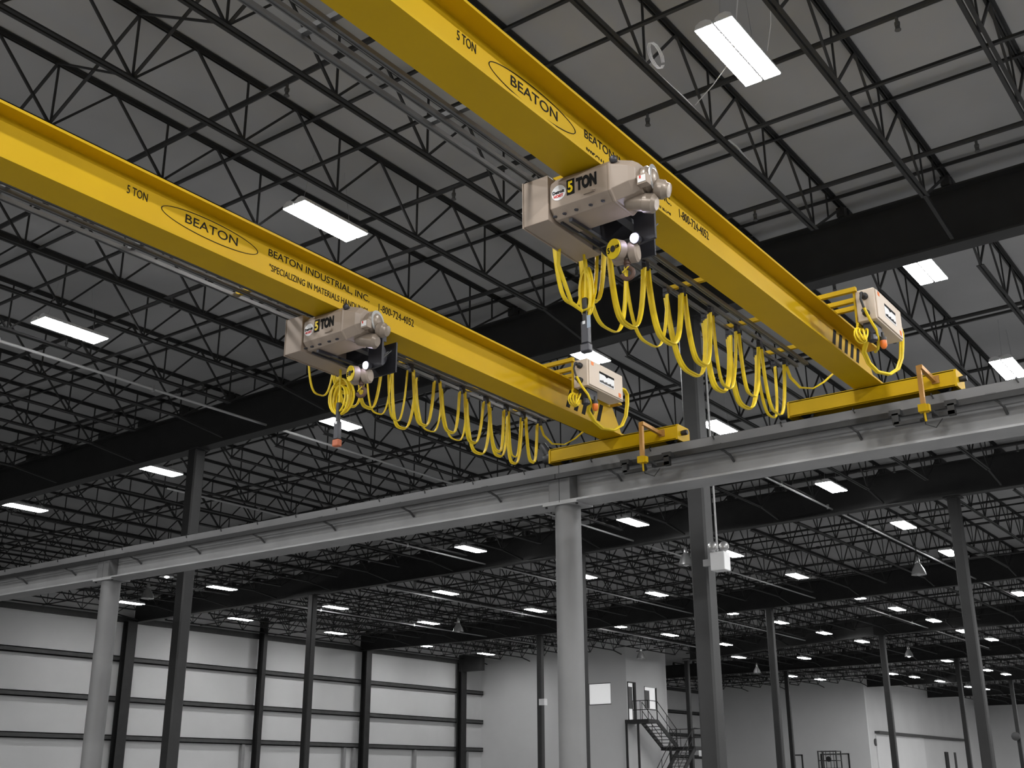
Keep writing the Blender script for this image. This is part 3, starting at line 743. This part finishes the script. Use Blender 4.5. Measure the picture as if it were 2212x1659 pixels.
wf.box(-37.6, -37.54, YO-.02, YO+.12, Z+4.34, Z+5.54)
o = struct('window_1', wf.box(-37.6, -36.02, YO-.02, YO+.1, Z+4.32, Z+4.36).box(-37.6, -36.02, YO-.02, YO+.1, Z+5.52, Z+5.55), m_dark)
obj('pane', MB().box(-37.54, -36.05, YO+.05, YO+.07, Z+4.36, Z+5.52), m_lit, o)
o = struct('window_2', MB().box(XO-.1, XO+.02, 62.97, 63.05, Z+4.13, Z+5.41).box(XO-.1, XO+.02, 61.56, 61.6, Z+4.13, Z+5.41), m_dark)
obj('pane', MB().box(XO-.08, XO-.06, 61.6, 62.97, Z+4.16, Z+5.38), m_lit, o)
obj('blind', MB().box(XO-.06, XO-.05, 61.65, 62.25, Z+4.16, Z+5.2), m_gap, o)
o = struct('door_1', MB().box(XO-.1, XO+.03, 59.60, 59.66, Z+3.42, Z+5.56).box(XO-.1, XO+.03, 60.36, 60.54, Z+3.42, Z+5.56).box(XO-.1, XO+.03, 59.6, 60.54, Z+5.52, Z+5.57), m_dark)
obj('lit_room', MB().box(XO-.12, XO-.1, 59.66, 60.5, Z+3.42, Z+5.52), m_lit, o)
obj('inner_door', MB().box(XO-.09, XO-.08, 59.75, 60.28, Z+4.05, Z+5.3), m_gap, o)
# steel stair
t = thing('steel_stair', 'dark steel stair with landing and railings up to the office door', 'stair', (XO, 59.5, 0))
P0, P1 = Z+3.40, Z+1.96
obj('landing', MB().box(.02, 1.58, -.35, .75, P0-.2, P0), m_dark, t)
st = MB()
for x in (.55, 1.55): st.bar((x, .7, P0-.1), (x, 3.0, P1-.02), .06, .26)
obj('stringer', st, m_dark, t)
for k in range(8):
    obj('tread', MB().box(.57, 1.53, .75+k*.275, .98+k*.275, P0-.2-k*.175, P0-.165-k*.175), m_girt, t)
obj('landing', MB().box(.5, 2.75, 2.9, 4.0, P1-.2, P1), m_dark, t)
st = MB()
for x in (1.65, 2.7): st.bar((x, 3.0, P1-.1), (x, -1.2, .05), .06, .26)
obj('stringer', st, m_dark, t)
for k in range(18):
    obj('tread', MB().box(1.67, 2.68, 2.75-k*.215, 2.95-k*.215, P1-.2-k*.183, P1-.165-k*.183), m_girt, t)
for x, y, z1 in ((.08, -.3, P0-.2), (.85, -.3, P0-.2), (.6, 3.9, P1-.2), (2.7, 3.9, P1-.2)):
    obj('support_post', MB().box(x-.05, x+.05, y-.05, y+.05, 0, z1), m_dark, t)
ra = MB()
def rail(a, b, n=2):
    a, b = Vector(a), Vector(b); up = Vector((0,0,1))
    for h in (1.02, .52): ra.tube([a+up*h, b+up*h], .022, 6)
    for i in range(n+1):
        p = a.lerp(b, i/n); ra.tube([p, p+up*1.02], .022, 6)
rail((.55, -.32, P0), (1.55, -.32, P0), 2)
rail((1.55, -.32, P0), (1.55, .7, P0), 1)
rail((1.55, .75, P0), (1.55, 2.95, P1), 2)
rail((.55, .75, P0), (.55, 2.95, P1), 2)
rail((.55, 3.95, P1), (2.7, 3.95, P1), 3)
rail((2.7, 2.95, P1), (2.7, 3.95, P1), 1)
rail((1.65, 2.8, P1), (1.65, -1.1, .1), 4)
rail((2.72, 2.8, P1), (2.72, -1.1, .1), 4)
obj('railing', ra, m_dark, t)

# ---------------------------------------------------------------- far end
o = struct('door_2', MB().box(-38.25, -38.17, 90.9, 91, 0, Z+2.05).box(-37.55, -37.47, 90.9, 91, 0, Z+2.05).box(-38.25, -37.47, 90.9, 91, Z+1.97, Z+2.05), m_dark)
obj('panel', MB().box(-38.17, -37.55, 90.93, 91, 0, Z+1.97), m_plaster, o)
o = struct('door_3', MB().box(-35.96, -35.86, 90.9, 91, 0, Z+2.08).box(-33.75, -33.65, 90.9, 91, 0, Z+2.08).box(-35.96, -33.65, 90.9, 91, Z+2.0, Z+2.08), m_dark)
obj('panel', MB().box(-35.86, -33.75, 90.93, 91, 0, Z+2.0), m_wall, o)
t = thing('scissor_lift', 'caged lift platform raised before the wide far door', 'lift', (-33.9, 87.5, 0))
cg = MB()
for x in (-.7, .7):
    for y in (-.5, .5): cg.box(x-.04, x+.04, y-.04, y+.04, 2.5, Z+2.2)
for x in (-.4, -.1, .25, .5): cg.box(x-.02, x+.02, -.52, -.48, 2.5, Z+2.2)
for z in (2.55, 3.1, Z+2.16): cg.box(-.7, .7, -.53, -.47, z-.03, z+.03).box(-.7, .7, .47, .53, z-.03, z+.03).box(-.73, -.67, -.5, .5, z-.03, z+.03).box(.67, .73, -.5, .5, z-.03, z+.03)
obj('cage', cg, m_lift, t)
obj('platform', MB().box(-.75, .75, -.55, .55, 2.35, 2.5), m_lift, t)
obj('control_station', MB().lathe((.1, -.45, 3.2), (0,-1,0), [(0,.2),(.1,.2)], 14), m_blk, t)
sc = MB()
for k in range(4):
    z = .5+k*.46
    for y in (-.4, .4): sc.bar((-.6, y, z), (.6, y, z+.44), .06, .1).bar((.6, y, z), (-.6, y, z+.44), .06, .1)
obj('scissor_arm', sc, m_lift, t)
obj('chassis', MB().box(-.8, .8, -.55, .55, .2, .5), m_lift, t)
for x in (-.6, .6):
    for y in (-.5, .5): obj('wheel', MB().lathe((x, y-.06, .2), (0,1,0), [(0,.2),(.12,.2)], 16), m_blk, t)
tag(obj('canopy_edge', MB().box(-32, -31.6, 92.5, 116.5, Z+3.55, Z+3.75), m_girt), 'long dark canopy edge low on the white side wall', 'canopy')
struct('trim_8', MB().box(-32, -31.9, 92.5, 104.5, 0, Z+3.55), m_plaster)
struct('door_4', MB().box(-32, -31.9, 110.3, 111.2, 0, Z+2.5), m_dark)
struct('door_5', MB().box(-32, -31.93, 113.2, 113.7, 0, Z+2.5), m_girt)
tag(obj('wall_plaque', MB().lathe((-32, 91.2+1.2, Z+2.9), (1,0,0), [(0,.28),(.08,.28)], 16), m_girt), 'small dark oval plaque at the corner of the white side wall', 'plaque')
t = thing('lamp_stand', 'small pale work light beside the tall dark column foot, low down', 'work light', (-19.3, 38, 0))
obj('pole', MB().tube([(0,0,0), (0,0,Z+.85)], .03, 8), m_girt, t)
obj('head', MB().box(-.14, .14, -.1, .1, Z+.85, Z+1.05), m_white, t, bev=.02)
